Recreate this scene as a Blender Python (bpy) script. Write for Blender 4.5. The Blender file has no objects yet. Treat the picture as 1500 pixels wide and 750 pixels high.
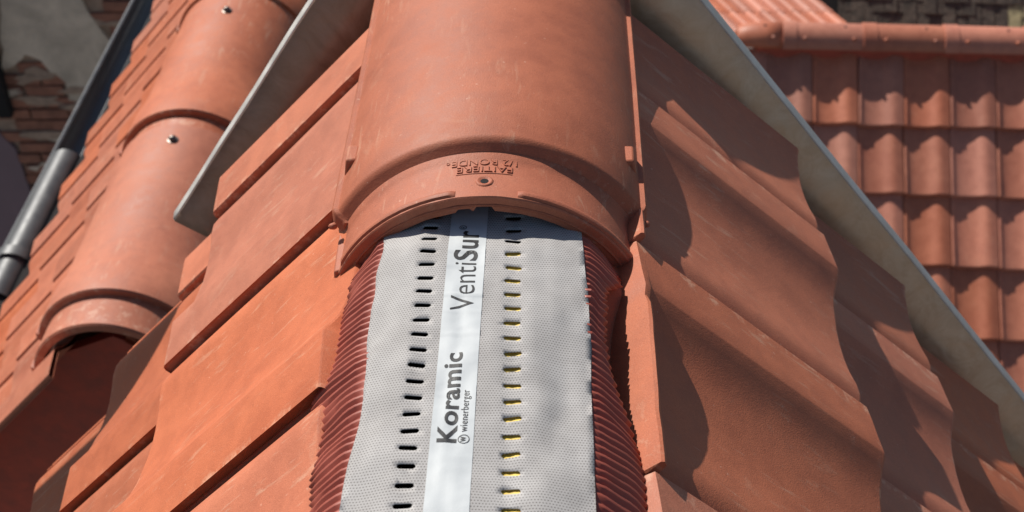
import bpy, bmesh, math, random
from math import sin, cos, pi, radians, sqrt, atan2, hypot
from mathutils import Vector, Matrix, noise, geometry
random.seed(7)
S = bpy.context.scene
COL = S.collection
V = Vector

# ------------------------------------------------------------------ camera
cam = bpy.data.cameras.new("camera")
co = bpy.data.objects.new("camera", cam); COL.objects.link(co)
CR = V((0.99945002, 0.02286108, -0.02402138)); CU = V((0.00496024, 0.61317241, 0.78993354))
CF = V((-0.03278798, 0.78961824, -0.61272178)); CP = V((0.0493, -0.6926, 0.4846))
m = Matrix((CR, CU, -CF)).transposed().to_4x4(); m.translation = CP
co.matrix_world = m
cam.sensor_width = 36; cam.lens = 49.73
cam.clip_start = 0.02; cam.clip_end = 400
cam.dof.use_dof = True; cam.dof.focus_distance = 0.93; cam.dof.aperture_fstop = 15
S.camera = co
# ------------------------------------------------------------------ light
SUN = V((-0.45, 0.53, 0.71)).normalized()
w = bpy.data.worlds.new("World"); S.world = w; w.use_nodes = True
nt = w.node_tree; bg = nt.nodes["Background"]
sk = nt.nodes.new("ShaderNodeTexSky"); sk.sky_type = 'NISHITA'; sk.sun_disc = False
sk.sun_elevation = math.asin(SUN.z); sk.sun_rotation = atan2(SUN.x, SUN.y)
nt.links.new(sk.outputs[0], bg.inputs[0]); bg.inputs[1].default_value = 0.062
sl = bpy.data.lights.new("sun", 'SUN'); sl.energy = 4.6; sl.angle = radians(0.5); sl.color = (1, .95, .87)
so = bpy.data.objects.new("sun", sl); COL.objects.link(so)
so.rotation_euler = SUN.to_track_quat('Z', 'Y').to_euler(); so.location = (0, 0, 5)
S.view_settings.view_transform = 'Standard'; S.view_settings.look = 'None'
S.view_settings.exposure = 0.3; S.view_settings.gamma = 1

# ------------------------------------------------------------------ node materials
def mat(name):
    M = bpy.data.materials.new(name); M.use_nodes = True
    return M, M.node_tree, M.node_tree.nodes["Principled BSDF"]
class G:
    def __init__(s, nt): s.nt = nt
    def n(s, t, **k):
        a = s.nt.nodes.new("ShaderNode" + t)
        for q, v in k.items(): setattr(a, q, v)
        return a
    def l(s, a, b): s.nt.links.new(a, b)
    def math(s, op, a, b=None, clamp=False):
        n_ = s.n("Math", operation=op, use_clamp=clamp)
        for i, q in enumerate((a, b)):
            if q is None: continue
            if isinstance(q, (int, float)): n_.inputs[i].default_value = q
            else: s.l(q, n_.inputs[i])
        return n_.outputs[0]
    def coord(s, scale=(1, 1, 1), rnd=True, kind="Object"):
        t = s.n("TexCoord"); mp = s.n("Mapping"); mp.inputs["Scale"].default_value = scale
        src = t.outputs[kind]
        if rnd:
            oi = s.n("ObjectInfo"); va = s.n("VectorMath", operation='ADD'); sc = s.n("VectorMath", operation='SCALE')
            cb = s.n("CombineXYZ")
            for i in range(3): s.l(oi.outputs["Random"], cb.inputs[i])
            s.l(cb.outputs[0], sc.inputs[0]); sc.inputs["Scale"].default_value = 37.0
            s.l(src, va.inputs[0]); s.l(sc.outputs[0], va.inputs[1]); src = va.outputs[0]
        s.l(src, mp.inputs[0]); return mp.outputs[0]
    def noise(s, vec, scale, detail=4, rough=.55, dist=0):
        n_ = s.n("TexNoise"); n_.inputs["Scale"].default_value = scale; n_.inputs["Detail"].default_value = detail
        n_.inputs["Roughness"].default_value = rough; n_.inputs["Distortion"].default_value = dist
        s.l(vec, n_.inputs["Vector"]); return n_.outputs[0]
    def ramp(s, f, a, b, lo=0., hi=1.):
        r = s.n("MapRange"); r.inputs[1].default_value = a; r.inputs[2].default_value = b
        r.inputs[3].default_value = lo; r.inputs[4].default_value = hi; s.l(f, r.inputs[0]); return r.outputs[0]
    def mix(s, f, a, b, mode='MIX'):
        x = s.n("Mix", data_type='RGBA', blend_type=mode)
        for i, q in ((0, f), (6, a), (7, b)):
            if isinstance(q, (int, float)): x.inputs[i].default_value = q
            elif isinstance(q, tuple): x.inputs[i].default_value = (*q, 1)
            else: s.l(q, x.inputs[i])
        return x.outputs[2]
    def bump(s, h, strength, dist, prev=None):
        b = s.n("Bump"); b.inputs["Strength"].default_value = strength; b.inputs["Distance"].default_value = dist
        s.l(h, b.inputs["Height"])
        if prev is not None: s.l(prev, b.inputs["Normal"])
        return b.outputs[0]

def clay(name, c1, c2, pale=.35, streak=.40, rough=.62, grain=1.0, vary=.16, scale=1.0, edge=False):
    M, t, P = mat(name); g = G(t)
    ob = g.coord(); st = g.coord((9, 1.6, 9))
    big = g.noise(ob, 7 * scale, 5, .6, .4); mid = g.noise(ob, 38 * scale, 6, .65)
    fine = g.noise(ob, 900 * scale, 2, .7)
    c = g.mix(g.ramp(big, .3, .7), c1, c2)
    c = g.mix(g.ramp(mid, .42, .75, 0, .35), c, tuple(min(1, q * 1.25) for q in c1))
    c = g.mix(g.ramp(mid, .55, .3, 0, .3), c, tuple(q * .74 for q in c2))
    s1 = g.noise(st, 14 * scale, 5, .65, .6)
    msk = g.math('MULTIPLY', g.ramp(s1, .565, .66), g.ramp(g.noise(ob, 5 * scale, 3), .46, .60))
    c = g.mix(g.math('MULTIPLY', msk, streak), c, (.62, .40, .27))
    pa = g.noise(ob, 16 * scale, 7, .7, 1.2)
    c = g.mix(g.math('MULTIPLY', g.ramp(pa, .60, .82), pale), c, (.66, .42, .28))
    gr = g.noise(ob, 1300 * scale, 3, .8)
    c = g.mix(g.ramp(gr, .38, .62, .30, 0), c, tuple(q * .62 for q in c2))
    c = g.mix(g.ramp(gr, .54, .70, 0, .26), c, tuple(min(1, q * 1.45) for q in c1))
    sx = g.noise(g.coord((60, 5, 30)), 5 * scale, 3, .5, .3)
    c = g.mix(g.math('MULTIPLY', g.ramp(sx, .685, .71), g.ramp(g.noise(ob, 9 * scale, 2), .56, .62, 0, streak*.45)), c, (.66, .46, .34))
    sp = g.noise(ob, 260 * scale, 2, .5)
    c = g.mix(g.ramp(sp, .72, .78, 0, .28), c, (.72, .50, .38))
    c = g.mix(g.ramp(sp, .29, .25, 0, .35), c, tuple(q * .5 for q in c2))
    if edge:
        tcl = g.n("TexCoord"); sxyz = g.n("SeparateXYZ"); g.l(tcl.outputs["Object"], sxyz.inputs[0])
        wear = g.math('MULTIPLY', g.ramp(sxyz.outputs[0], .2035, .2105), g.ramp(g.noise(ob, 55, 5, .7), .52, .62, 0, .45))
        wear2 = g.math('MULTIPLY', g.ramp(sxyz.outputs[1], .010, .002), g.ramp(g.noise(ob, 70, 5, .7), .54, .62, 0, .35))
        c = g.mix(g.math('MAXIMUM', wear, wear2), c, (.70, .43, .29))
    oi = g.n("ObjectInfo"); hs = g.n("HueSaturation")
    g.l(c, hs.inputs["Color"])
    g.l(g.ramp(oi.outputs["Random"], 0, 1, 1 - vary, 1 + vary), hs.inputs["Value"])
    g.l(g.ramp(g.math('FRACT', g.math('MULTIPLY', oi.outputs["Random"], 17.3)), 0, 1, 1 - vary * .5, 1 + vary * .35), hs.inputs["Saturation"])
    g.l(hs.outputs[0], P.inputs["Base Color"])
    g.l(g.ramp(mid, .3, .7, rough - .08, rough + .1), P.inputs["Roughness"])
    P.inputs["Specular IOR Level"].default_value = .42
    b = g.bump(fine, .30 * grain, .0008)
    b = g.bump(mid, .25 * grain, .0014, b)
    b = g.bump(big, .12 * grain, .004, b)
    g.l(b, P.inputs["Normal"])
    return M

def plain(name, col, rough=.6, metal=0, var=.25, sc=30, bump=.15, bd=.001, spec=.5):
    M, t, P = mat(name); g = G(t); ob = g.coord()
    a = g.noise(ob, sc, 6, .65, .3)
    c = g.mix(g.ramp(a, .3, .7), tuple(q * (1 - var) for q in col), tuple(min(1, q * (1 + var)) for q in col))
    g.l(c, P.inputs["Base Color"]); P.inputs["Roughness"].default_value = rough; P.inputs["Metallic"].default_value = metal
    P.inputs["Specular IOR Level"].default_value = spec
    g.l(g.ramp(a, .3, .7, rough - .08, rough + .1), P.inputs["Roughness"])
    g.l(g.bump(g.noise(ob, sc * 6, 4, .6), bump, bd), P.inputs["Normal"])
    return M

M_TILE = clay("terracotta_tile", (.51, .152, .070), (.41, .106, .047), edge=True)
M_RIDGE = clay("terracotta_ridge_tile", (.44, .135, .068), (.34, .095, .048), pale=.30, streak=.35, vary=.05)
M_RED = clay("red_pantile", (.50, .180, .105), (.42, .135, .08), pale=.2, streak=.15, vary=.17, scale=.5, rough=.5)
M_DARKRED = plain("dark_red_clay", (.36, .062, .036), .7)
M_PLEAT = plain("red_painted_foil", (.31, .068, .043), .48, 0, .12, 60, .1, .0005)
M_BLACK = plain("black_print", (.018, .018, .02), .55, 0, .3, 400, .0)
M_VOID = plain("dark_underlay", (.012, .010, .010), .95, 0, .2, 20, .1)
M_GOLD = plain("yellow_batten_wood", (.86, .58, .10), .6, 0, .25, 60, .3, .0008)
M_WOODDECK = plain("roof_deck_wood", (.10, .05, .03), .8)
M_GUT = plain("shaded_gutter_zinc", (.075, .078, .085), .5, .6, .2, 20, .08)  # dark base carries the wall's shade on the gutter
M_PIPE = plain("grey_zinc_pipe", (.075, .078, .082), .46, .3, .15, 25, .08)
M_STEEL = plain("stainless_screw", (.17, .145, .13), .45, 1, .1, 60, .05)
M_MAUVE = plain("mauve_render", (.20, .135, .15), .9, 0, .12, 3, .2, .004)
M_BRICK = plain("old_brick", (.27, .115, .075), .9, 0, .35, 9, .5, .006)
M_MORT = plain("old_mortar", (.33, .23, .17), .95, 0, .3, 12, .6, .01)
M_PLAST = plain("grey_plaster", (.54, .44, .345), .95, 0, .3, 4.5, .6, .012)
M_MOSS = plain("mossy_old_tile", (.085, .065, .050), .95, 0, .75, 14, .8, .01)
M_SUNLIT_OLD = plain("sunlit_old_tile", (.36, .31, .17), .95, 0, .6, 16, .8, .01)  # pale lime copy of the mossy tile; the lit corner is in its colour
M_GROUND = plain("paving_ground", (.16, .15, .14), .9, 0, .25, .6, .2, .01)
M_HOUSE = plain("house_render", (.42, .36, .30), .9, 0, .12, 2, .3, .004)

def zinc_mat(name, k, warm, lo=(.36, .29, .235), hi=(.50, .44, .38)):
    M, t, P = mat(name); g = G(t); ob = g.coord(rnd=False)
    a = g.noise(ob, 24, 8, .72, 1.8); b = g.noise(ob, 9, 4, .6, .8)
    c = g.mix(g.ramp(a, .35, .65), tuple(k*q for q in lo), tuple(k*q for q in hi))
    c = g.mix(g.math('MULTIPLY', g.ramp(b, .45, .7), .6), c, warm)  # warm patches paint reflected terracotta into the dusty zinc colour
    g.l(c, P.inputs["Base Color"]); P.inputs["Metallic"].default_value = .30
    g.l(g.ramp(a,   .3, .7, .30, .45), P.inputs["Roughness"])
    g.l(g.bump(g.noise(ob, 22, 4), .25, .003, g.bump(a, .12, .001)), P.inputs["Normal"])
    return M
M_ZINC = zinc_mat('weathered_zinc', 1.0, (.36, .21, .13), (.25, .165, .115), (.37, .265, .20)); M_ZINC2 = zinc_mat('dusty_zinc_tile_reflection', 1.38, (.78, .44, .24), (.42, .262, .165), (.52, .365, .25))

M_ZINCB = plain('sunlit_zinc_edge', (.62, .60, .57), .36, .35, .18, 40, .1)  # lighter copy of the zinc; sunlight on the fold is in its colour
def fleece_mat():
    M, t, P = mat("perforated_grey_fleece"); g = G(t)
    tc = g.n("TexCoord"); sp = g.n("SeparateXYZ"); g.l(tc.outputs["Object"], sp.inputs[0])
    px, py = .00180, .00205
    r = g.math('FLOOR', g.math('DIVIDE', sp.outputs[1], py))
    off = g.math('MULTIPLY', g.math('MODULO', g.math('ABSOLUTE', r), 2.0), .5)
    fx = g.math('SUBTRACT', g.math('FRACT', g.math('ADD', g.math('DIVIDE', sp.outputs[0], px), off)), .5)
    fy = g.math('SUBTRACT', g.math('FRACT', g.math('DIVIDE', sp.outputs[1], py)), .5)
    d = g.math('SQRT', g.math('ADD', g.math('POWER', fx, 2.0), g.math('MULTIPLY', g.math('POWER', fy, 2.0), 1.5)))
    dot = g.ramp(d, .20, .36, 1, 0)
    ob = g.coord(rnd=False); a = g.noise(ob, 30, 5, .6); f = g.noise(ob, 1500, 2)
    c = g.mix(g.ramp(a, .3, .7), (.34, .325, .315), (.46, .445, .435))
    c = g.mix(g.math('MULTIPLY', dot, g.ramp(a, .25, .7, .95, .75)), c, (.13, .115, .11))
    c = g.mix(g.ramp(f, .35, .7, .12, 0), c, (.2, .2, .2))
    g.l(c, P.inputs["Base Color"]); P.inputs["Roughness"].default_value = .8
    P.inputs["Specular IOR Level"].default_value = .3
    b = g.bump(dot, -.35, .0006); g.l(g.bump(a, .3, .0015, b), P.inputs["Normal"])
    return M
M_FLEECE = fleece_mat()
M_TAPE = plain("white_printed_tape", (.50, .525, .535), .58, 0, .03, 30, .12, .0012)

# ------------------------------------------------------------------ object helpers
def link(o): COL.objects.link(o); return o
def mesh(name, verts, faces, M, smooth=35):
    me = bpy.data.meshes.new(name); me.from_pydata([tuple(v) for v in verts], [], faces); me.update()
    bm = bmesh.new(); bm.from_mesh(me); bmesh.ops.recalc_face_normals(bm, faces=bm.faces[:]) ; bm.to_mesh(me); bm.free()
    if M: me.materials.append(M)
    if smooth:
        for p in me.polygons: p.use_smooth = True
        try: me.set_sharp_from_angle(angle=radians(smooth))
        except Exception: pass
    return me
def obj(name, me, parent=None, M4=None):
    o = link(bpy.data.objects.new(name, me))
    if parent is not None: o.parent = parent
    if M4 is not None: o.matrix_world = M4; 
    return o
def tag(o, label=None, cat=None, group=None, kind=None):
    if label: o["label"] = label
    if cat: o["category"] = cat
    if group: o["group"] = group
    if kind: o["kind"] = kind
    return o
def thing(name, label, cat, group=None):
    o = link(bpy.data.objects.new(name, None)); o.empty_display_size = .05
    return tag(o, label, cat, group, "thing")
def frame(O, x, y, z):
    M4 = Matrix((x, y, z)).transposed().to_4x4(); M4.translation = O; return M4
class MB:
    def __init__(s): s.v = []; s.f = []
    def add(s, vs, fs):
        k = len(s.v); s.v += [V(q) for q in vs]; s.f += [tuple(i + k for i in f) for f in fs]
    def box(s, O, x, y, z):      # corner + three edge vectors
        O, x, y, z = V(O), V(x), V(y), V(z)
        s.add([O, O+x, O+x+y, O+y, O+z, O+x+z, O+x+y+z, O+y+z],
              [(0,3,2,1),(4,5,6,7),(0,1,5,4),(1,2,6,5),(2,3,7,6),(3,0,4,7)])
    def prism(s, pts, off):       # polygon pts extruded by vector
        n = len(pts); pts = [V(p) for p in pts]
        s.add(pts + [p + V(off) for p in pts], [tuple(range(n)), tuple(range(2*n-1, n-1, -1))] + [(i, (i+1) % n, n+(i+1) % n, n+i) for i in range(n)])
    def grid(s, rows, closed=False):
        n = len(rows[0]); k = [q for r in rows for q in r]
        fs = []
        for i in range(len(rows)-1):
            for j in range(n if closed else n-1):
                a = i*n+j; b = i*n+(j+1) % n; fs.append((a, b, b+n, a+n))
        s.add(k, fs)
    def disc(s, c, x, y, r, h, seg=16, dome=0):
        c, x, y = V(c), V(x).normalized(), V(y).normalized(); z = x.cross(y)
        rings = [(r, 0), (r, h*.7), (r*.85, h)] + ([(r*.5, h+dome*.75), (r*.05, h+dome)] if dome else [(r*.02, h)])
        s.grid([[c + x*(q*cos(2*pi*i/seg)) + y*(q*sin(2*pi*i/seg)) + z*hh for i in range(seg)] for q, hh in rings], True)
    def build(s, name, M, parent=None, smooth=35, M4=None):
        return obj(name, mesh(name, s.v, s.f, M, smooth), parent, M4)
def nz(x, y=0, z=0, s=1): return noise.noise(V((x*s, y*s, z*s)))

# ------------------------------------------------------------------ roof tile
PROF = [(-.10,-.0118),(-.055,-.0118),(-.048,-.0085),(-.038,-.0085),(-.031,-.0118),(-.008,-.0118),(0,-.0068),(.025,-.0045),(.07,-.0022),(.12,-.0028),(.20,-.0060),
        (.28,-.0083),(.36,-.0094),(.44,-.0092),(.52,-.0078),(.57,-.0066),(.62,-.0044),(.66,-.0016),(.70,.0020),(.742,.0060),(.752,.0064),(.83,.0048),(.92,.0030),(.985,.0015)]
def tile_mesh(name, w_, L, head=0, gap=.004, thick=.012, prof=PROF, vs=5, amp=1.0, M=M_TILE, warp=.0006, seed=0, nose=.004, flat=0):
    us = [(u*w_, h*amp) for u, h in prof]; us.append((w_ - gap - .0015, us[-1][1])); us.append((w_ - gap, us[-1][1] - .002))
    us = [q for i, q in enumerate(us) if i == 0 or q[0] > us[i-1][0] + 1e-5]
    hb = -thick
    vr = [(0, -thick), (0, -nose), (nose*.3, -nose*.3), (nose, 0)] + [(nose + (L-nose)*(i+1)/vs, 0) for i in range(vs)]
    if flat:
        vr[-1] = (L - .0052, 0)
        vr += [(L - .0046, 'a'), (L - .0036, 'b'), (L - .0006, 'c')]
    if head: vr += [(L + .0012, -.0015), (L + .0064, -.0165), (L + head, -.0185)]
    rows = []
    for v, d in vr:
        r = []
        lift = {'a': .45, 'b': .9, 'c': 1.0}.get(d, 0); d = 0 if lift else d
        if flat and v > L and abs(d + .0015) < 1e-6: lift = .9
        for u, h in us:
            ch = u < -.0005
            hh = h + d if not (d < -nose*1.01 and v > 0 and ch) else h - .004
            if v == 0 and d == -thick: hh = h - thick
            if lift and not ch:       # upstand along the upper edge, fading out towards the far side
                k = min(1, max(0, (.78*w_ - u)/(.09*w_)))
                top_ = .0088 - .0035*math.exp(-((u/w_-.17)/.022)**2) - .0035*math.exp(-((u/w_-.69)/.022)**2) + .0006*nz(u*60, v*99)
                hh = h + (top_ - h)*lift*k
            hh += warp * nz(u*9, v*6, seed*7.7) + (warp*.35 * nz(u*60, v*4, seed*3.1) if v <= nose else 0)
            r.append(V((u, v + (.0012*nz(u*14, seed) + .0007*nz(u*90, seed)) * (1 if v <= nose else 0), hh)))
        rows.append(r)
    b = MB(); b.grid(rows)
    # right edge face and underside
    edge = [r[-1] for r in rows[1:]]
    b.grid([edge, [p - V((0.0006, 0, thick - .003)) for p in edge]])
    und = [rows[0], [V((p.x, rows[-1][0].y, p.z - .002 - (.0 if not head else -.0125 + .0))) for p in rows[0]]]
    b.grid([[V((p.x, p.y, p.z)) for p in und[0]], [V((p.x, rows[-1][0].y, p.z - (.012 if head else 0))) for p in und[0]]])
    return mesh(name, b.v, b.f, M, 20)

aL, aR = .7924, .7274
KL, KR = 1.03, 1.04
nL = V((-sin(aL), 0, cos(aL))); nR = V((sin(aR), 0, cos(aR)))
DL = V((-cos(aL), 0, -sin(aL))); DR = V((cos(aR), 0, -sin(aR)))
X, Y, Z = V((1,0,0)), V((0,1,0)), V((0,0,1))

def cut_tile(me, u, side):
    """saw a tile along its length at u from its left edge; keep the half nearer the camera"""
    bm = bmesh.new(); bm.from_mesh(me)
    bmesh.ops.bisect_plane(bm, geom=bm.verts[:]+bm.edges[:]+bm.faces[:], plane_co=(u, 0, 0), plane_no=(1, 0, 0), clear_outer=side == 'R', clear_inner=side == 'L')
    bm.to_mesh(me); bm.free(); return me
roof = thing("gable_roof", "steep terracotta tiled gable roof under the unfinished ridge in the middle", "roof")
hole_b = None
def slope(side, a, n, D, dist, w_, y0, s1, stop, e, t, rows):
    ru = Y if side == 'R' else -Y
    up = -D; base = n * dist
    k = 0
    for r in range(rows):
        for c in range(-2, 5):
            sgn = 1 if side == 'R' else -1
            yj = y0 - c * w_              # the tile's joint line (its right edge as its viewer sees it)
            yo = yj - w_ if side == 'R' else yj + w_
            if side == 'R' and yo > .44: continue
            if side == 'L' and yj > .44: continue
            if side == 'L' and r > 1 and yo > .40: continue
            if yj < -.75: continue
            top = r == 0
            L = (s1 - stop) if top else e + .07
            gap = {('L', 0, 0): .0028, ('L', 0, 1): .0046, ('L', 0, 2): .0105, ('L', 1, 1): .0055, ('R', 0, 2): .0065}.get((side, r, c), random.uniform(.0015, .004))
            jit = random.uniform(-.002, .002)
            if top and yo > .30: L += .02
            if side == 'R' and top: L += {1: -.002, 2: -.001}.get(c, 0)
            me = tile_mesh("roof_tile", w_, L, .035 if top else 0, gap, seed=k*1.3 + (50 if side == 'R' else 0), vs=12 if top else 5, flat=.8 if side == 'R' else 0)
            k += 1
            far = .465 if side == 'R' else .458
            ycut = None
            if yo > far or (side == 'R' and yj > far): ycut = far
            if ycut: me = cut_tile(me, (ycut - yo) if side == 'R' else (yo - ycut), side)
            stub = side == 'L' and r == 1 and yo > .40
            O = base + D*(s1 + r*e + jit - (.105 if stub else 0)) - n*(r*t) + ru*0 + Y*yo
            o = obj("roof_tile", me, roof, frame(O, ru, up, n))
slope('L', aL, nL, DL, -.00915, .2145, .3710, .4028, .150, .211, .034, 4)
slope('R', aR, nR, DR, -.0202, .2205, .3240, .4032, .156, .2105, .0435, 4)
# decks, battens and gable board
for n, D, dist, s1, e, t in ((nL, DL, -.00915, .4028, .211, .034), (nR, DR, -.0202, .4032, .2105, .0435)):
    dd = (D*e - n*t).normalized(); nn = (n*e + D*t).normalized()
    b = MB(); P0 = n*(dist - .062) + D*.06
    b.box(P0 - Y*.75, Y*1.215, dd*1.1, -nn*.02); b.build("roof_deck", M_WOODDECK, roof, 0)
    b = MB()
    for q in (.12, .33, .54, .75, .96): b.box(P0 - Y*.75 + dd*q + nn*.001, Y*1.213, dd*.04, nn*.018); 
    b.build("tile_batten", M_WOODDECK, roof, 0)
b = MB(); b.box((.0100, -.75, -.130), (.0235, 0, 0), (0, 1.20, 0), (0, 0, .0395)); b.build("ridge_batten", M_WOODDECK, roof, 0)
b = MB(); b.prism([(0, .475, -.075), (-.10, .475, -.19), (-.86, .475, -1.30), (.92, .475, -1.30), (.11, .475, -.19)], (0, .006, 0)); b.build("gable_board", M_VOID, roof, 0)

# unseen plank added outside the view on the left, only to shade the lower tiles
pa = DL*.497 + nL*(-.0432) + Y*.368; pb = DL*.70 + nL*(-.0432) + Y*.205
q0 = pa + SUN*.55; q1 = pb + (pb-pa)*.9 + SUN*.55
pk = MB(); pk.prism([q0, q1, q1 + DL*.30, q0 + DL*.52], nL*.03)
tag(pk.build("added_shade_plank", M_WOODDECK, None, 0), "unseen plank added to shade the lower left tiles, just out of view", "plank", kind="thing")
# ------------------------------------------------------------------ zinc verge flashings
def flashing(pts, hgt, label, cut=None):
    t = thing("zinc_flashing", label, "flashing", "zinc strips along the gable edges")
    A, B = V(pts[0]), V(pts[1]); d = (B - A).normalized(); dn = V((0, 1, 0)).cross(d); dn = dn if dn.z < 0 else -dn
    N = 40; rows = []
    up = -dn
    prof = [(hgt, .0, 0), (hgt*.5, .0004, 0), (0.0005, 0, 0), (-.0012, .0010, 0), (-.0022, .0060, 0), (-.0030, .0130, 0), (.004, .0145, 0)]
    Lg = (B - A).length
    for i in range(N+1):
        f = i/N; P = A.lerp(B, f); wob = V((0, .0025*nz(f*7, Lg, 1) + .001*nz(f*23, 4), 0)) + up*.0012*nz(f*5, 9)
        row = []
        for h, yb, _ in prof:
            q = P + dn*h + Y*yb + wob*(1 if h < .05 else .4)
            if cut and i == N and h > 0: q = q + d*(-h*.0)
            row.append(q)
        rows.append(row)
    b = MB(); b.grid([r[2:] for r in rows]); fo = obj("folded_edge", mesh("folded_edge", b.v, b.f, M_ZINCB, 20), t)
    sm = fo.modifiers.new("thickness", 'SOLIDIFY'); sm.thickness = .0012
    b = MB(); b.grid([r[:3] for r in rows]); mz = M_ZINC if cut else M_ZINC2; me = mesh("strip", b.v, b.f, mz, 20)
    o = obj("strip", me, t); so_ = o.modifiers.new("thickness", 'SOLIDIFY'); so_.thickness = .0012
    # folded seam where two lengths of sheet lap
    f = .78 if cut else .36
    if cut: return t
    P = A.lerp(B, f); b = MB(); b.box(P + dn*.001 - Y*.0007, d*.012, dn*hgt*.97, Y*.002); b.build("lap_seam", mz, t, 0)
    return t
flashing([(-.052, .51, .045), (-.3585, .51, -.3975)], .092, "grey zinc strip ending above the screwed ridge, left of the ridge tile", True)
flashing([(.052, .51, .025), (.80, .51, -.940)], .098, "long weathered zinc strip descending in front of the red pantiles", False)

# ------------------------------------------------------------------ ridge tile in the foreground
ZC = -.1765
def ridge_sections(secs, half, flange, thick, NA=64, lump=0.0):
    """secs: (y, outer radius); rows of the outer skin then back along the inner skin"""
    b = MB(); rows = []
    for y, R, th in secs:
        row = []
        fl = []
        x1, z1 = R*sin(th), R*cos(th)
        outer = [V((R*sin(-th + 2*th*i/NA), y, R*cos(-th + 2*th*i/NA))) for i in range(NA+1)]
        if flange:
            outer = [V((-x1-flange, y, z1-.012)), V((-x1-flange, y, z1-.0025)), V((-x1-flange+.0012, y, z1-.0010)), V((-x1-.0008, y, z1-.0010))] + outer + \
                    [V((x1+.0008, y, z1-.0010)), V((x1+flange-.0012, y, z1-.0010)), V((x1+flange, y, z1-.0025)), V((x1+flange, y, z1-.012))]
        Ri = R - thick
        inner = [V((Ri*sin(th - 2*th*i/NA), y, Ri*cos(th - 2*th*i/NA) - (.006 if flange and i in (0, NA) else 0))) for i in range(NA+1)]
        rows.append(outer + inner)
    b.grid(rows, True)
    n = len(rows[0])
    k = len(b.v) - n*len(rows)
    b.f.append(tuple(range(k, k+n))); b.f.append(tuple(range(k+n*(len(rows)-1), k+n*len(rows))))
    return b
rt = thing("ridge_tile", "large half round terracotta ridge tile lying on the grey ventilation roll", "ridge tile")
rt.location = (-.0005, 0, ZC)
R0 = .1265; RC = .1145
# barrel
th0 = math.asin(.1085/R0)
b = ridge_sections([(.1240, R0-.0108, th0), (.1262, R0-.0088, th0), (.1290, R0-.0040, th0), (.1318, R0-.0010, th0), (.1350, R0, th0), (.20, R0+.0003, th0), (.30, R0+.0008, th0), (.40, R0+.0012, th0), (.50, R0+.0015, th0), (.585, R0+.0015, th0)], .11, .0055, .0125)
for v in b.v: v += V((.0006*nz(v.y*9, v.x*8), 0, .0007*nz(v.x*9, v.y*7, 3)))
barrel = b.build("barrel", M_RIDGE, rt, 40)
# collar with front rim, notch below and raised lip
thc = radians(66)
secs = [(.0770, RC-.0012), (.0778, RC-.0002), (.0795, RC), (.0850, RC), (.095, RC), (.105, RC), (.115, RC+.0001), (.1205, RC+.0006), (.1250, RC+.003), (.150, RC+.0012)]
b = MB(); NA = 96; rows = []
for i, (y, R) in enumerate(secs):
    def front(a, yy=y): return yy + .0030*(abs(a)/thc)**2 + .0006*nz(a*9, yy*40)
    outer = []
    for q in range(NA+1):
        a = -thc + 2*thc*q/NA
        rr = R
        outer.append(V((rr*sin(a), front(a) if i < 5 else y, rr*cos(a))))
    inner = []
    for q in range(NA+1):
        a = thc - 2*thc*q/NA
        ri = RC - .0120 + (.0035 if abs(a - .0) < .05 and i < 4 else 0) + (.0022 if abs(a + .13) < .04 and i < 3 else 0)
        inner.append(V((ri*sin(a), front(a) if i < 5 else y, ri*cos(a))))
    rows.append(outer + inner)
b.grid(rows, True); n = len(rows[0])
def cap(k, flip):
    for q in range(NA):
        f = (k+q, k+q+1, k+n-2-q, k+n-1-q); b.f.append(f if flip else f[::-1])
cap(0, True); cap(n*(len(rows)-1), False)
collar = b.build("collar", M_RIDGE, rt, 38)
def fr0(a): return .0795 + .0030*(abs(a)/thc)**2
for a0, a1 in ((-1.10, -.17), (.20, 1.10)):      # raised lip on both sides of the nail hole, and a thin bead on the rim below it
    b = MB(); rows = []
    for i in range(41):
        a = a0 + (a1-a0)*i/40; e_ = min(1, min(i, 40-i)/1.5 + .25)
        rows.append([V(((RC+h*e_)*sin(a), fr0(a) + d + .0003*nz(a*30, d*99), (RC+h*e_)*cos(a))) for d, h in ((.0062, -.0006), (.0054, .0012), (.0042, .0021), (.0018, .0022), (.0002, .0016), (-.0006, .0002), (-.0004, -.003))])
    b.grid(rows); n_ = 7; b.f.append(tuple(range(n_))); b.f.append(tuple(range(40*n_, 41*n_))); b.build("rim_lip", M_RIDGE, rt, 35)
b = MB(); b.grid([[V(((RC-.0072+rr*cos(q*pi/4))*sin(a), fr0(a) - .0023 + rr*sin(q*pi/4)*.9, (RC-.0072+rr*cos(q*pi/4))*cos(a))) for q in range(8) for rr in (.0011,)] for a in [-1.08 + 2.16*i/80 for i in range(81)]], True)
b.build("rim_bead", M_RIDGE, rt, 60)
for sx in (-1, 1):
    b = MB(); xa = RC*sin(thc); za = RC*cos(thc)
    b.prism([(sx*(xa-.004), .0828, za+.002), (sx*(xa+.0036), .0828, za-.0005), (sx*(xa+.0042), .0832, za-.0105), (sx*(xa-.006), .0828, za-.0105)], (sx*.0012, .046, .001))
    o = b.build("side_flange", M_RIDGE, rt, 30); bv = o.modifiers.new("round", 'BEVEL'); bv.width = .0012; bv.segments = 2
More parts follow.
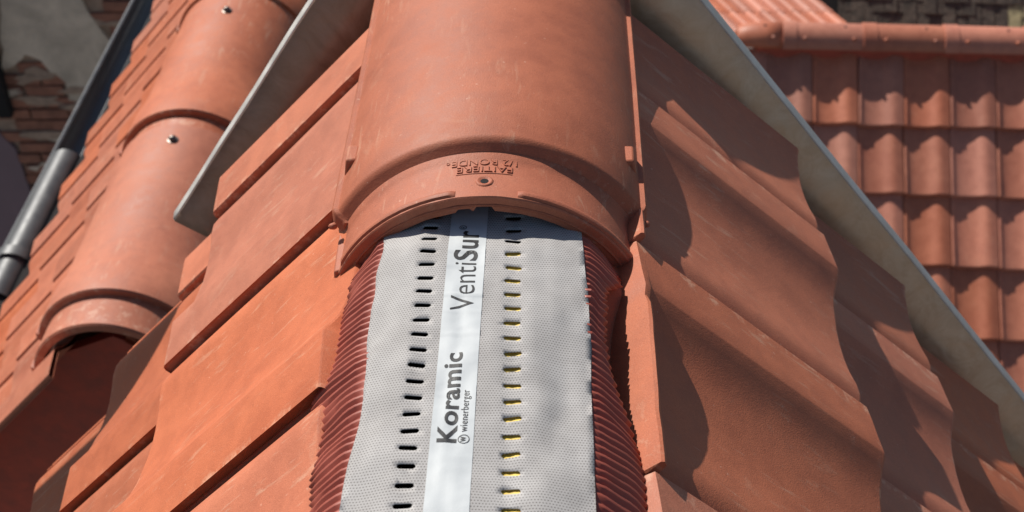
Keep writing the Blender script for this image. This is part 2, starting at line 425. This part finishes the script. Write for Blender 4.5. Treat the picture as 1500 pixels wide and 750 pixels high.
# little lugs on the flanges and crumbs at the broken corners
for sx, y, ww in ((-1, .180, .0075), (1, .176, .0085)):
    b = MB(); xx = sx*.1022
    zz = sqrt(R0**2 - .1045**2) - .002
    b.add([(xx - ww, y - .006, zz-.006), (xx + ww*.7, y - .006, zz-.006), (xx + ww*.7, y + .022, zz-.006), (xx - ww, y + .022, zz-.006),
           (xx - ww*.75, y - .0035, zz + .0085), (xx + ww*.45, y - .0035, zz + .0085), (xx + ww*.45, y + .016, zz + .009), (xx - ww*.75, y + .016, zz + .009)],
          [(0,3,2,1),(4,5,6,7),(0,1,5,4),(1,2,6,5),(2,3,7,6),(3,0,4,7)])
    o = b.build("lug", M_RIDGE, rt, 60)
    bv = o.modifiers.new("round", 'BEVEL'); bv.width = .0018; bv.segments = 2
for sx in (-1, 1):
    b = MB(); c = V((sx*.1125, .1225, .0565)); rr = .0031
    b.grid([[c + V((rr*sin(pi*i/6)*cos(2*pi*j/10), -rr*.8*cos(pi*i/6), rr*.8*sin(pi*i/6)*sin(2*pi*j/10)))*(1+.35*nz(i*2.1, j*1.7, sx)) for j in range(10)] for i in range(7)], True)
    b.build("broken_nib", M_RIDGE, rt, 50)
# nail hole: countersunk ring and dark shaft
b = MB(); hy = .0945; rings = [(.0062, .00015), (.0056, .0009), (.0046, .0010), (.0034, .0003), (.0027, .00012)]
b.grid([[V((q*cos(2*pi*i/24), hy + q*sin(2*pi*i/24), sqrt((RC+h)**2 - (q*cos(2*pi*i/24))**2))) for i in range(24)] for q, h in rings], True)
b.build("nail_hole_rim", M_RIDGE, rt, 60)
b = MB(); b.grid([[V((q*cos(2*pi*i/20), hy + q*sin(2*pi*i/20), RC + .00025)) for i in range(20)] for q in (.0028, .0002)], True)
b.build("nail_hole", M_VOID, rt, 0)

# ------------------------------------------------------------------ lettering
def text_pts(body, bold=0.0, ext=0.0, shear=0):
    cu = bpy.data.curves.new("lettering", 'FONT'); cu.body = body; cu.size = 1; cu.offset = bold; cu.extrude = ext; cu.resolution_u = 4; cu.space_character = 1.06 if bold > 0 else 1.0
    o = bpy.data.objects.new("lettering", cu); me = bpy.data.meshes.new_from_object(o)
    bm = bmesh.new(); bm.from_mesh(me); bmesh.ops.triangulate(bm, faces=bm.faces[:])
    for _ in range(2):
        lg = [e for e in bm.edges if e.calc_length() > .12]
        if lg: bmesh.ops.subdivide_edges(bm, edges=lg, cuts=1); bmesh.ops.triangulate(bm, faces=bm.faces[:])
    vs = [v.co.copy() for v in bm.verts]; bm.verts.index_update(); fs = [tuple(v.index for v in f.verts) for f in bm.faces]
    bm.free(); bpy.data.objects.remove(o); bpy.data.curves.remove(cu); bpy.data.meshes.remove(me)
    return vs, fs
def fit(vs, w_, h_, cap=None):
    x0 = min(v.x for v in vs); x1 = max(v.x for v in vs); y0 = min(v.y for v in vs); y1 = max(v.y for v in vs)
    if cap: y0, y1 = 0, cap
    return [V(((v.x-x0)/(x1-x0)*w_, (v.y-y0)/(y1-y0)*h_, v.z)) for v in vs]
def emboss(body, xa, xb, ytop, h_):
    vs, fs = text_pts(body, -.012, .02); vs = fit(vs, xb-xa, h_)
    out = []
    for v in vs:
        x = xb - v.x; y = ytop - v.y          # turned half way round on the collar
        a = x/RC; r = RC + (.0009 if v.z > 0 else -.0003)
        out.append(V((r*sin(a), y, r*cos(a))))
    obj("embossed_lettering", mesh("embossed_lettering", out, fs, M_RIDGE, 0), rt)
emboss("FAITIERE", -.0195, .0185, .1122, .0064)
emboss("1/2 RONDE", -.0235, .0215, .1202, .0064)
emboss("°", -.0275, -.0250, .1202, .0028)
b = MB(); b.grid([[V(((RC+h)*sin(a), y, (RC+h)*cos(a))) for a in [(-.0200 + .0385*i/12)/RC for i in range(13)]] for y, h in ((.1045, 0), (.1043, .0005), (.1037, .0005), (.1035, 0))])
b.build("embossed_line", M_RIDGE, rt, 0)

# ------------------------------------------------------------------ ventilation roll
roll = thing("ridge_roll", "grey perforated ventilation roll with red pleated skirts below the big ridge tile", "ridge roll")
XL, XR = -.0690, .0685
def edgeL(y): return XL + .0034*nz(y*16, 3.3) + .0020*nz(y*42, 1.1) - .0012*sin(y*24+1)
def edgeR(y): return XR + .0014*nz(y*14, 8.3) + .0010*nz(y*40, 5.1) - .004*max(0, (y-.0)/.1)
def fz(x, y):
    z = -.0850
    c = -.006
    dl = max(0, -.040 - x); dr = max(0, x - .034)
    z -= .20*dl + 2.2*dl*dl
    z -= .14*dr + 1.6*dr*dr
    z += .0022*nz(x*14, y*11, 2.0)*min(1, (dl+dr)/.015) + .0015*nz(x*24, y*26, 5) + .0010*nz(x*62, y*50, 7) + .0006*nz(x*140, y*25, 4)
    z += .0026*min(1, dl/.02)*nz(y*15, .5) + .0012*min(1, dr/.02)*sin(y*31+1.2)*.7
    z -= .0035*math.exp(-((x-.054)/.011)**2 - ((y+.085)/.035)**2)
    z -= .0012*math.exp(-((x-.021)/.004)**2) + .0007*math.exp(-((x+.036)/.004)**2)
    if y > .05: z -= .0015*min(1, (y-.05)/.03)
    return z
SLN, SWD = .0108, .0036
slots = []
for k in range(-3, 35):
    yy = .0851 - k*.01395
    slots.append((random.uniform(-.0004,.0004)+.0188 + .0046*(.0851-yy)/.265, yy, 'R', radians(random.uniform(-9, 9))))
for k in range(-3, 35):
    yy = .0332 - .01395*(k-4)
    slots.append((-.0368 + .0016*(.0332-yy)/.209, yy, 'L', radians(random.uniform(-4, 3))))
Y0, Y1 = -.40, .17
slots = [s_ for s_ in slots if Y0 + .02 < s_[1] < Y1 - .02]
def stadium(cx, cy, a, L_=SLN, W_=SWD, n=6):
    r = W_/2; h = L_/2 - r; p = []
    for sgn in (1, -1):
        for i in range(n+1):
            q = (-pi/2 + pi*i/n) if sgn > 0 else (pi/2 + pi*i/n)
            p.append((sgn*h + r*cos(q), r*sin(q)))
    return [V((cx + x*cos(a) - y*sin(a), cy + x*sin(a) + y*cos(a))) for x, y in p]
pts, edges = [], []
stp = .0042; NX = 33; NY = int((Y1-Y0)/stp)
def inslot(x, y, mrg=0):
    for cx, cy, _, a in slots:
        dx, dy = x-cx, y-cy
        if abs(dy) > .012: continue
        u = dx*cos(a)+dy*sin(a); v_ = -dx*sin(a)+dy*cos(a); h = SLN/2 - SWD/2
        if hypot(max(0, abs(u)-h), v_) < SWD/2 + mrg: return True
    return False
for j in range(NY+1):
    y = Y0 + (Y1-Y0)*j/NY
    for i in range(NX+1):
        x = edgeL(y) + (edgeR(y)-edgeL(y))*i/NX
        if not inslot(x, y, .0008): pts.append(V((x, y)))
for cx, cy, sd, a in slots:
    st = stadium(cx, cy, a); k = len(pts); pts += st; edges += [(k+i, k+(i+1) % len(st)) for i in range(len(st))]
r_ = geometry.delaunay_2d_cdt(pts, edges, [], 0, 1e-7)
vv, ff = r_[0], r_[2]
fs = []
for f in ff:
    cx = sum(vv[i].x for i in f)/3; cy = sum(vv[i].y for i in f)/3
    if inslot(cx, cy, -.00002): continue
    if cx < edgeL(cy) - .0002 or cx > edgeR(cy) + .0002: continue
    fs.append(tuple(f))
me = mesh("fleece", [(q.x, q.y, fz(q.x, q.y)) for q in vv], fs, M_FLEECE, 60)
bm = bmesh.new(); bm.from_mesh(me); bmesh.ops.delete(bm, geom=[v for v in bm.verts if not v.link_faces], context='VERTS')
if sum(f.normal.z for f in bm.faces) < 0: bmesh.ops.reverse_faces(bm, faces=bm.faces[:])
bm.to_mesh(me); bm.free()
o = obj("fleece", me, roll); sm = o.modifiers.new("thickness", 'SOLIDIFY'); sm.thickness = .0005; sm.offset = -1
b = MB(); b.grid([[V((.0095 + .0245*i/8, y, fz(.0095 + .0245*i/8, y) - .0014)) for i in range(9)] for y in [-.395 + .449*j/90 for j in range(91)]])
b.build("yellow_backing_strip", M_GOLD, roll, 60)
# printed tape
def tapeL(y): return -.0236 + .0006*nz(y*6, 2)
def tapeR(y): return .0010 + .0016*max(0, min(1, -y/.18))*0 + .0005*nz(y*7, 5)
def tz(x, y):
    cr = 0
    for yc, a_ in ((.001, .0007), (-.036, .0006), (.031, .0004), (.046, .0005), (-.015, .0004), (-.09, .0004)):
        cr += a_*math.exp(-((y - yc - .05*(x+.01)*nz(yc*99))/.0011)**2)
    return fz(x, y) + .00035 + cr + .00025*nz(x*120, y*160, 3)
b = MB(); NT = 300
b.grid([[V((tapeL(y) + (tapeR(y)-tapeL(y))*i/12, y, tz(tapeL(y) + (tapeR(y)-tapeL(y))*i/12, y))) for i in range(13)] for y in [-.395 + .54*j/NT for j in range(NT+1)]])
tape = b.build("printed_tape", M_TAPE, roll, 60)
def printed(body, y0, y1, xbase, capx, bold, capv=.7, shear=0, name="printed_lettering"):
    vs, fs = text_pts(body, bold); vs = fit(vs, y1-y0, capx, capv)
    # reads along the ridge: text right = +Y, text up = -X
    out = [V((xbase - v.y, y0 + v.x, 0)) for v in vs]
    out = [V((q.x, q.y, tz(q.x, q.y) + .0002)) for q in out]
    obj(name, mesh(name, out, fs, M_BLACK, 0), tape)
for yy in (0, -.262):
    xb = -.0042 if yy == 0 else -.0042
    printed("Venti", -.0140+yy, .0345+yy, xb, .0152, -.006)
    printed("Sur", .0370+yy, .0700+yy, xb, .0152, .018)
    printed("®", .0712+yy, .0765+yy, -.0125, .0048, 0, .7)
    printed("Koramic", -.1297+yy, -.0538+yy, -.0090, .0108, .024)
    printed("wienerberger", -.1213+yy, -.0868+yy, -.0030, .0044, 0.004)
    b = MB(); c0 = V((-.00465, -.1268+yy, 0)); RR = .0034
    ring = [[V((c0.x + q*cos(2*pi*i/28), c0.y + q*sin(2*pi*i/28), 0)) for i in range(28)] for q in (RR, RR*.86)]
    for r in ring:
        for q in r: q.z = tz(q.x, q.y) + .0002
    b.grid(ring, True); b.build("printed_ring", M_BLACK, tape, 0)
    printed("w", -.1288+yy, -.1248+yy, -.0035, .0046, .012, .7)
# pleated skirts
def interp(tab, y):
    for (ya, xa), (yb, xb) in zip(tab, tab[1:]):
        if yb <= y <= ya: return xb + (xa-xb)*(y-yb)/(ya-yb)
    return tab[0][1] if y > tab[0][0] else tab[-1][1]
LT = [(.16, -.090), (.06, -.0915), (.03, -.0915), (-.005, -.0975), (-.012, -.1020), (-.06, -.1035), (-.078, -.0985), (-.09, -.0935), (-.12, -.0945), (-.15, -.0905), (-.20, -.094), (-.28, -.099), (-.40, -.094)]
RT = [(.16, .091), (.05, .0905), (.03, .0800), (-.02, .0780), (-.045, .0810), (-.075, .090), (-.112, .0995), (-.16, .1000), (-.22, .093), (-.30, .098), (-.40, .092)]
def skirt(sgn, tab, edge):
    P = .0064; y = .155; rows = []; q = 0
    while y > -.40:
        big = .85 + .55*nz(y*34, sgn); P = .0064*(1 + .22*nz(y*60, sgn*5))
        for ph, hgt in ((0, 0), (.30, .95), (.42, 1.0), (.55, .9), (.85, 0.05)):
            yy = y - P*ph; xo = interp(tab, yy) + sgn*.0022*nz(yy*150, 2) + sgn*.0012*(hgt-.5)
            xi = edge(yy) - sgn*.004; zi = fz(xi, yy) - .0012
            row = []
            for i in range(9):
                f = i/8
                x = xi + (xo-xi)*f
                z0 = zi - (abs(xo)-abs(xi))*(.50*f + .42*f*f)- .012*min(1, max(0, (yy-.050)/.03))*f
                am = .0033*big*(min(1, f*3.2+.25))*(1 - .35*f) * (1+.3*nz(yy*40, f*3, sgn*4))
                sk_ = -.0035*f*f*(1+1.2*nz(yy*20, sgn*3)) + .0034*nz(yy*45, f*2.2, 6+sgn)*f
                row.append(V((x + sgn*am*hgt*.55, yy + sk_, z0 + am*hgt*.85 + .0022*f*nz(yy*38, f*2, 3*sgn))))
            rows.append(row)
        y -= P
    b = MB(); b.grid(rows); o = b.build("pleated_skirt", M_PLEAT, roll, 25)
    sm = o.modifiers.new("thickness", 'SOLIDIFY'); sm.thickness = .0005
skirt(-1, LT, edgeL); skirt(1, RT, edgeR)

# ------------------------------------------------------------------ neighbouring ridge on the left
def cam_ray(px, py): return CF + CR*((px-750)/2072.) - CU*((py-375)/2072.)
dl = V((0.050, 0.997, 0.0594)).normalized()
exl = V((dl.y, -dl.x, 0)).normalized(); upl = exl.cross(dl)
P_crown = V((-.664, 1.029, -.9165))           # crown of the band edge of the first ridge tile
R1 = .141
lroof = thing("ridged_roof", "small terracotta roof with screwed half round ridge tiles beside the brick wall", "roof")
org = P_crown - upl*(R1+.003)
per = .455
def ridge_piece(first):
    sec = []
    cl = .066
    sec += [(-cl, R1-.0110), (-cl+.003, R1-.0080), (-.002, R1-.0080), (0, R1-.0075), (.0004, R1+.0025), (.003, R1+.0055), (.070, R1+.0055), (.078, R1-.0005), (.20, R1-.001), (per-.004, R1-.001)]
    th = radians(73)
    return ridge_sections([(y, r, th if i > 3 else radians(76)) for i, (y, r) in enumerate(sec)], .11, .006, .012, 40)
rme = None
scr = None
for k, tk in enumerate((0, .49, .925, 1.37)):
    if rme is None:
        bb = ridge_piece(True); rme = mesh("ridge_tile", bb.v, bb.f, M_TILE, 38)
        bb = MB(); bb.disc((0, 0, 0), X, Y, .0105, .002, 16); bb.disc((0, 0, .002), X, Y, .0075, .005, 6, .003); scr = mesh("screw", bb.v, bb.f, M_STEEL, 30)
    o = obj("ridge_tile", rme, lroof, frame(org + dl*tk, exl, dl, upl))
    s_ = obj("screw", scr, o, frame(org + dl*((.405, .845, 1.28, 1.7)[k]) + upl*(R1-.0012) , exl, dl, upl))
ab = radians(50)
PROF2 = [(-.02, -.004), (-.001, -.003), (0, -.0012), (.06, -.0010), (.12, -.0022)] + [q for q in PROF if q[0] > .15]
def small_tiles(root, O, ru, up, n, w_, e, rows, cols, tilt, M, amp, L=None, prof=PROF, thick=.018, u0=0, name="roof_tile", nvar=3, gap=.003, skip=None):
    """rows of tiles from O (ridge line, first column's left edge), rows counted downhill"""
    ms = [tile_mesh(name, w_, L or e*1.25, 0, gap, thick, prof, 3, amp, M, .0008, 90+i, .005) for i in range(nvar)]
    ct, st = cos(tilt), sin(tilt)
    up2 = up*ct - n*st; n2 = n*ct + up*st
    for r in range(rows):
        for c in range(cols):
            if skip and skip(r, c): continue
            P = O - up*((r+1)*e + random.uniform(-.002, .002)) + ru*(u0 + c*w_ + random.uniform(-.001, .001)) + n*.028
            R_ = Matrix.Rotation(random.uniform(-.010, .010), 3, n2)
            obj(name, random.choice(ms), root, frame(P, R_ @ ru, R_ @ up2, n2))
lb = org + upl*(R1*.5 - .004)
upL = exl*cos(ab) + upl*sin(ab); nLL0 = (-dl).cross(upL); nLL = (-dl).cross(upL)
small_tiles(lroof, lb - exl*.100 - nLL0*.024 + dl*1.90 + upL*.006, -dl, upL, nLL, .205, .205, 3, 10, radians(3), M_TILE, 1.5, thick=.008, gap=.0004, prof=PROF2)
upR = -exl*cos(ab) + upl*sin(ab); nRR = dl.cross(upR)
small_tiles(lroof, lb + exl*.100 - dl*.03 + upR*.02, dl, upR, nRR, .205, .198, 3, 9, radians(9), M_TILE, 1.4)
# gable flap below the end tile
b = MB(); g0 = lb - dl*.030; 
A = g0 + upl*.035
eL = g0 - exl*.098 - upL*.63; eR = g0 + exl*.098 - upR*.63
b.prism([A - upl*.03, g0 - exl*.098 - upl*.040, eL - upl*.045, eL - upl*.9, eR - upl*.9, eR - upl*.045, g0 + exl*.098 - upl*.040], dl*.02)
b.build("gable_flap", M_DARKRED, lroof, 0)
b = MB(); b.box(g0 - dl*(-.02) - exl*.6 - upl*2.2, exl*1.2, dl*2.0, upl*1.3); b.build("wall", M_HOUSE, lroof, 0)
b = MB()
for up_, s_ in ((upL, -1), (upR, 1)):
    n_ = nLL if s_ < 0 else nRR
    b.box(g0 + exl*.02*s_ - n_*.065 + dl*.035, dl*2.0, -up_*.66, -n_*.02)
b.build("roof_deck", M_WOODDECK, lroof, 0)

# gutter along the eave
gut = thing("gutter", "half round grey zinc gutter with a bracket below the small terracotta roof eave", "gutter")
ge = lb - exl*.100 - upL*(.64) + nLL*.0 - exl*.030 - upl*.01
def tube(rows_t, r, a0, a1, NA=14, th=.002):
    b = MB(); b.grid([[ge + dl*t + exl*(r*cos(a0+(a1-a0)*i/NA)) + upl*(r*sin(a0+(a1-a0)*i/NA)) for i in range(NA+1)] for t in rows_t]); return b
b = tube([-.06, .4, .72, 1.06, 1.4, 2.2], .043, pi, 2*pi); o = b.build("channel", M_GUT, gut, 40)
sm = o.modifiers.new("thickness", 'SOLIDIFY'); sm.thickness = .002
b = MB(); b.grid([[ge + dl*t + exl*(-.043 + .007*cos(q*pi/4)) + upl*(.003 + .007*sin(q*pi/4)) for q in range(8)] for t in (-.06, .5, 1.2, 2.2)], True); b.build("rolled_bead", M_GUT, gut, 40)
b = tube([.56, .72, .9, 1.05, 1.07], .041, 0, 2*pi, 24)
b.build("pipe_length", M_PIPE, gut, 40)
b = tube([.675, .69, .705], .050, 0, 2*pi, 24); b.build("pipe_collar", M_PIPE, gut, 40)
b = MB(); b.prism([ge + dl*.40 - exl*.055 + upl*.035, ge + dl*.40 + exl*.05 + upl*.02, ge + dl*.40 + exl*.05 - upl*.05, ge + dl*.40 - exl*.055 - upl*.05], dl*.27); b.build("hopper", M_VOID, gut, 0)
for t in (.12, 1.5):
    b = MB(); b.grid([[ge + dl*(t+dt) + exl*(.0465*cos(pi+pi*i/12)) + upl*(.0465*sin(pi+pi*i/12)) for i in range(13)] for dt in (0, .025)]); 
    o = b.build("bracket", M_VOID, gut, 40); sm = o.modifiers.new("thickness", 'SOLIDIFY'); sm.thickness = .003
b = MB(); b.box(ge + exl*.05 - upl*.09 - dl*.1, exl*.02, dl*2.2, upl*.13); b.build("fascia", M_VOID, gut, 0)

# ------------------------------------------------------------------ old wall, far left
wall = thing("old_wall", "shaded old wall of crumbling plaster and bare brick behind the gutter", "wall")
WY = 6.8
b = MB(); b.box((-4.4, WY, -9), (3.6, 0, 0), (0, .3, 0), (0, 0, 8)); b.build("masonry", M_MORT, wall, 0)
PL = [(-3.172,-2.9),(-2.765,-2.9),(-2.765,-3.348),(-2.745,-3.447),(-2.712,-3.529),(-2.644,-3.66),(-2.559,-3.698),(-2.471,-3.671),(-2.1,-3.60),(-2.1,-3.9),(-2.518,-3.95),(-2.803,-4.176),(-2.884,-4.11),(-2.976,-4.06),(-2.972,-3.942),(-3.044,-3.864),(-3.1,-3.777),(-3.18,-3.757),(-3.269,-3.813),(-3.355,-3.851),(-3.288,-3.615)]
BB = [(-3.361,-3.841),(-3.267,-3.804),(-3.157,-3.748),(-3.094,-3.787),(-3.038,-3.874),(-2.968,-3.942),(-2.976,-4.06),(-2.884,-4.11),(-2.801,-4.166),(-2.5,-4.0),(-2.3,-4.2),(-2.986,-4.43),(-3.346,-4.883),(-3.382,-4.8),(-3.397,-4.638),(-3.409,-4.426),(-3.483,-4.296)]
BA = [(-2.765,-3.0),(-2.0,-3.0),(-2.2,-3.5),(-2.45,-3.66),(-2.559,-3.698),(-2.644,-3.66),(-2.712,-3.529),(-2.745,-3.447)]
def inside(p, poly):
    c = False; n = len(poly)
    for i in range(n):
        (x0, y0), (x1, y1) = poly[i], poly[i-1]
        if (y0 > p[1]) != (y1 > p[1]) and p[0] < (x1-x0)*(p[1]-y0)/(y1-y0)+x0: c = not c
    return c
def rough(poly, k=5, a=.03):
    out = []
    for (x0, z0), (x1, z1) in zip(poly, poly[1:]+poly[:1]):
        for i in range(k):
            x, z = x0+(x1-x0)*i/k, z0+(z1-z0)*i/k; out.append((x + a*nz(x*9, z*9, 1), z + a*nz(x*9, z*9, 5)))
    return out
b = MB(); b.prism([(x, WY-.028, z) for x, z in rough(PL)], (0, .03, 0)); b.build("plaster_patch", M_PLAST, wall, 0)
MV = [(-4.4,-3.9),(-3.9,-4.15),(-3.60,-4.25),(-3.483,-4.296),(-3.409,-4.426),(-3.397,-4.638),(-3.382,-4.8),(-3.346,-4.93),(-3.0,-5.4),(-2.4,-5.6),(-1.0,-5.6),(-1.0,-9),(-4.4,-9)]
b = MB(); b.prism([(x, WY-.034, z) for x, z in rough(MV, 3, .012)], (0, .036, 0)); b.build("render_patch", M_MAUVE, wall, 0)
bms = []
for i in range(4):
    bb = MB(); bb.box((-.115, -.5*.03, -.033), (.23, 0, 0), (0, .03, 0), (0, 0, .066))
    for v in bb.v: v += V((.008*nz(v.x*20, i, v.z*20), .004*nz(v.x*30, v.z*30, i), .005*nz(v.z*30, v.x*12, i+9)))
    bms.append(mesh("brick", bb.v, bb.f, M_BRICK, 0))
for r in range(26):
    z = -5.0 + r*.083
    for c in range(9):
        x = -3.62 + c*.245 + (.122 if r % 2 else 0)
        if inside((x, z), BB) or inside((x, z), BA):
            o = obj("brick", random.choice(bms), wall); o.location = (x + random.uniform(-.006, .006), WY - .008 + random.uniform(-.007, .006), z + random.uniform(-.004, .004)); o.rotation_euler = (0, random.uniform(-.03, .03), 0)
rs = random.Random(3)
for i in range(16):
    cx, cz = rs.choice([(-3.2, -4.0), (-3.1, -4.25), (-3.25, -4.5), (-2.95, -4.2), (-3.05, -3.95), (-2.5, -3.45), (-2.6, -3.6)])
    cx += rs.uniform(-.2, .2); cz += rs.uniform(-.13, .13)
    pl = [(cx + rs.uniform(.06, .22)*cos(q*pi/4.5), cz + rs.uniform(.015, .055)*sin(q*pi/4.5)) for q in range(9)]
    b = MB(); b.prism([(x, WY-.026 - i*.0006, z) for x, z in rough(pl, 4, .02)], (0, .03, 0)); b.build("mortar_smear", M_MORT if i % 3 else M_PLAST, wall, 0)
b = MB(); b.box((-3.42, WY-.10, -4.15), (.075, 0, 0), (0, .08, 0), (0, 0, 1.4)); b.build("downpipe", M_VOID, wall, 0)

# ------------------------------------------------------------------ pantile roof on the right
ph = radians(-4); a2 = radians(40)
e1 = V((cos(ph), sin(ph), 0)); dn = V((sin(ph)*cos(a2), -cos(ph)*cos(a2), -sin(a2))); n2 = e1.cross(-dn)
Q = CP + cam_ray(1300, 88)*6.8
proof = thing("pantile_roof", "red wavy pantile roof with its own ridge, right of the zinc strip", "roof")
PP = [(-.09,-.55),(-.01,-.55),(0,.40),(.03,.62),(.07,.56),(.11,.30),(.17,.12),(.26,.02),(.36,0),(.46,.06),(.55,.24),(.62,.52),(.69,.82),(.75,.97),(.80,1.0),(.86,.93),(.92,.80),(.985,.66)]
PP = [(u, (h-.66)*.022) for u, h in PP]
w2 = .2145; e2 = .338
small_tiles(proof, Q + e1*(.078 - w2*5) - dn*.012 - n2*.02, e1, -dn, n2, w2, e2, 9, 11, radians(4.5), M_RED, 1.0, e2*1.12, PP, .026, 0, "roof_tile", 4, .004)
b = MB(); b.box(Q + e1*(-1.1) - n2*.06 , e1*2.6, dn*3.3, -n2*.03); b.build("roof_deck", M_WOODDECK, proof, 0)
# its ridge
Rr = .092
rz = e1.cross(Y); 
rup = Z; ryd = e1; rx = ryd.cross(rup)
ro = Q + n2*.0 - dn*.055 + Z*.005 + Y*.05
ppr = .382
def rpiece():
    sec = [(0, Rr+.001), (.002, Rr+.0045), (.066, Rr+.0045), (.068, Rr), (ppr*.7, Rr-.001), (ppr+.004, Rr-.002)]
    return ridge_sections([(y, r, radians(86)) for y, r in sec], .11, 0, .012, 28)
bb = rpiece(); rme2 = mesh("ridge_tile", bb.v, bb.f, M_RED, 38)
bb = MB(); bb.disc((0, 0, 0), X, Y, .010, .006, 10, .004); peg = mesh("peg", bb.v, bb.f, M_RED, 40)
ang = radians(-58)
def orient(o, k):
    O = ro + e1*(-.50 + k*ppr)
    o.matrix_world = frame(O, rx, ryd, rup)
x_start = -.50
for k in range(-1, 6):
    if k == -1: continue
    o = obj("ridge_tile", rme2, proof); orient(o, k)
    for yy in (-.045, .105):
        for sgn in (1,):
            nn = rx*sin(radians(52))*sgn + rup*cos(radians(52))
            P = o.matrix_world @ V((0, 0, 0)) + ryd*yy + nn*(Rr - .001)
            obj("peg", peg, o, frame(P, ryd, nn.cross(ryd), nn))
    P = o.matrix_world.translation + ryd*(-.085) + (rx*.12 + rup*.99)*(Rr-.003)
    bb = MB(); bb.disc((0, 0, 0), X, Y, .008, .003, 8); bb.build("nail_hole", M_VOID, o, 0, frame(P, ryd, -rx, rup))
# sloping end cap of that ridge
bb = MB(); rows = []
for y, f in ((0, 1.0), (-.09, .98), (-.17, .90), (-.215, .72), (-.225, .5)):
    rows.append([ro + e1*(-.50 + y + .004) + rx*(Rr*f*sin(radians(-86+172*i/20))) + rup*(Rr*f*cos(radians(-86+172*i/20)) - (1-f)*.01) for i in range(21)])
bb.grid(rows); o = bb.build("ridge_end_cap", M_RED, proof, 40); sm = o.modifiers.new("thickness", 'SOLIDIFY'); sm.thickness = .01; sm.offset = -1
b = MB(); b.box(ro - e1*.62 - Z*.12 - Y*.06, e1*2.1, Y*.12, Z*.13); b.build('ridge_batten', M_DARKRED, proof, 0)
# back slope and walls
b = MB(); bk = V((-dn.x, -dn.y, dn.z)); b.box(ro - e1*.6 - Z*.05, e1*2.1, bk*2.4, V((0, 0, -.04))); b.build("back_slope", M_RED, proof, 0)
b = MB(); b.box(Q + e1*(-1.0) + dn*2.9 - Z*6.0 + Y*.2, e1*2.3, Y*3.6, Z*5.6); b.build("wall", M_HOUSE, proof, 0)

# ------------------------------------------------------------------ two roofs behind it
rr = thing("tiled_roof", "dull red tiled roof with slanting rows, behind the pantile ridge", "roof")
A0 = CP + cam_ray(1040, 40)*8.9; A1 = CP + cam_ray(1236, 40)*8.8
f1 = (CP + cam_ray(1146, 33)*8.75 - CP - cam_ray(1108, 0)*9.05).normalized(); f2 = (A1 - A0).normalized()
fn = f1.cross(f2).normalized(); fn = -fn if fn.z < 0 else fn
fx = f1.cross(fn).normalized(); fx = -fx if fx.x < 0 else fx
RB = [(-.02, -.02), (0, .0), (.12, .03), (.3, .045), (.5, .02), (.7, 0), (.95, 0)]
wt = .098; wc = wt*fx.dot(f2)
bb = MB(); bb.grid([[V((u*wc, v, h*.62)) for u, h in RB] for v in (0, .4)]); bb.grid([[V((u*wc, 0, h*.62 - q)) for u, h in RB] for q in (0, .02)])
tme = mesh("roof_tile", bb.v, bb.f, M_RED, 40)
for j in range(0, 5):
    for i in range(-9, 9):
        P = A0 + f2*(wt*i) - f1*(.33*j - .12) + fn*(.004*j)
        obj("roof_tile", tme, rr, frame(P, fx, -f1, fx.cross(-f1)))
b = MB(); b.box(A0 - f2*.9 + f1*.1 - fn*.03, f2*1.75, -f1*1.6, -fn*.02); b.build("roof_deck", M_WOODDECK, rr, 0)
mr = thing("mossy_roof", "dark mossy old plain tile roof with one lime patch coloured as sunlit at the top edge", "roof")
c1 = CP + cam_ray(1228, 48)*9.4
g1 = V((.999, -.03, -.04)).normalized(); gu = V((0, .72, .69)); gn = g1.cross(gu).normalized(); gu = gn.cross(g1)
mm = []
for i in range(4):
    bb = MB(); wv = .086
    bb.add([(0, 0, -.012), (wv*.95, 0, -.012), (wv*.95, 0, .004), (0, 0, .004), (0, .16, -.004), (wv*.95, .16, -.004)], [(0, 1, 2, 3), (3, 2, 5, 4), (0, 3, 4), (1, 5, 2)])
    for v in bb.v: v += V((.006*nz(i, v.x*40), .008*nz(i*3, v.x*30, 2), .007*nz(i*5, v.x*40, v.y*20)))
    mm.append(mesh("roof_tile", bb.v, bb.f, M_MOSS, 0))
lm = [q.copy() for q in mm]
for q in lm: q.materials[0] = M_SUNLIT_OLD
for r in range(9):
    for c in range(18):
        pal = (c in (13, 14)) and r in (1, 2, 3)
        P = c1 + gu*(r*.085 - .10) + g1*(c*.086 + (.043 if r % 2 else 0)) + gn*random.uniform(-.006, .008)
        o = obj("roof_tile", random.choice(lm if pal else mm), mr, frame(P, g1, gu, gn))
        if pal: o["label"] = "pale lime tile with sunlight in its colour"
b = MB(); b.box(c1 - g1*.3 - gu*.2 - gn*.03, g1*2.2, gu*1.2, -gn*.03); b.build("roof_deck", M_VOID, mr, 0)

# ------------------------------------------------------------------ ground and yard
b = MB(); b.add([(-150, -150, -10.5), (150, -150, -10.5), (150, 150, -10.5), (-150, 150, -10.5)], [(0, 1, 2, 3)])
tag(b.build("ground", M_GROUND, None, 0), kind="structure")
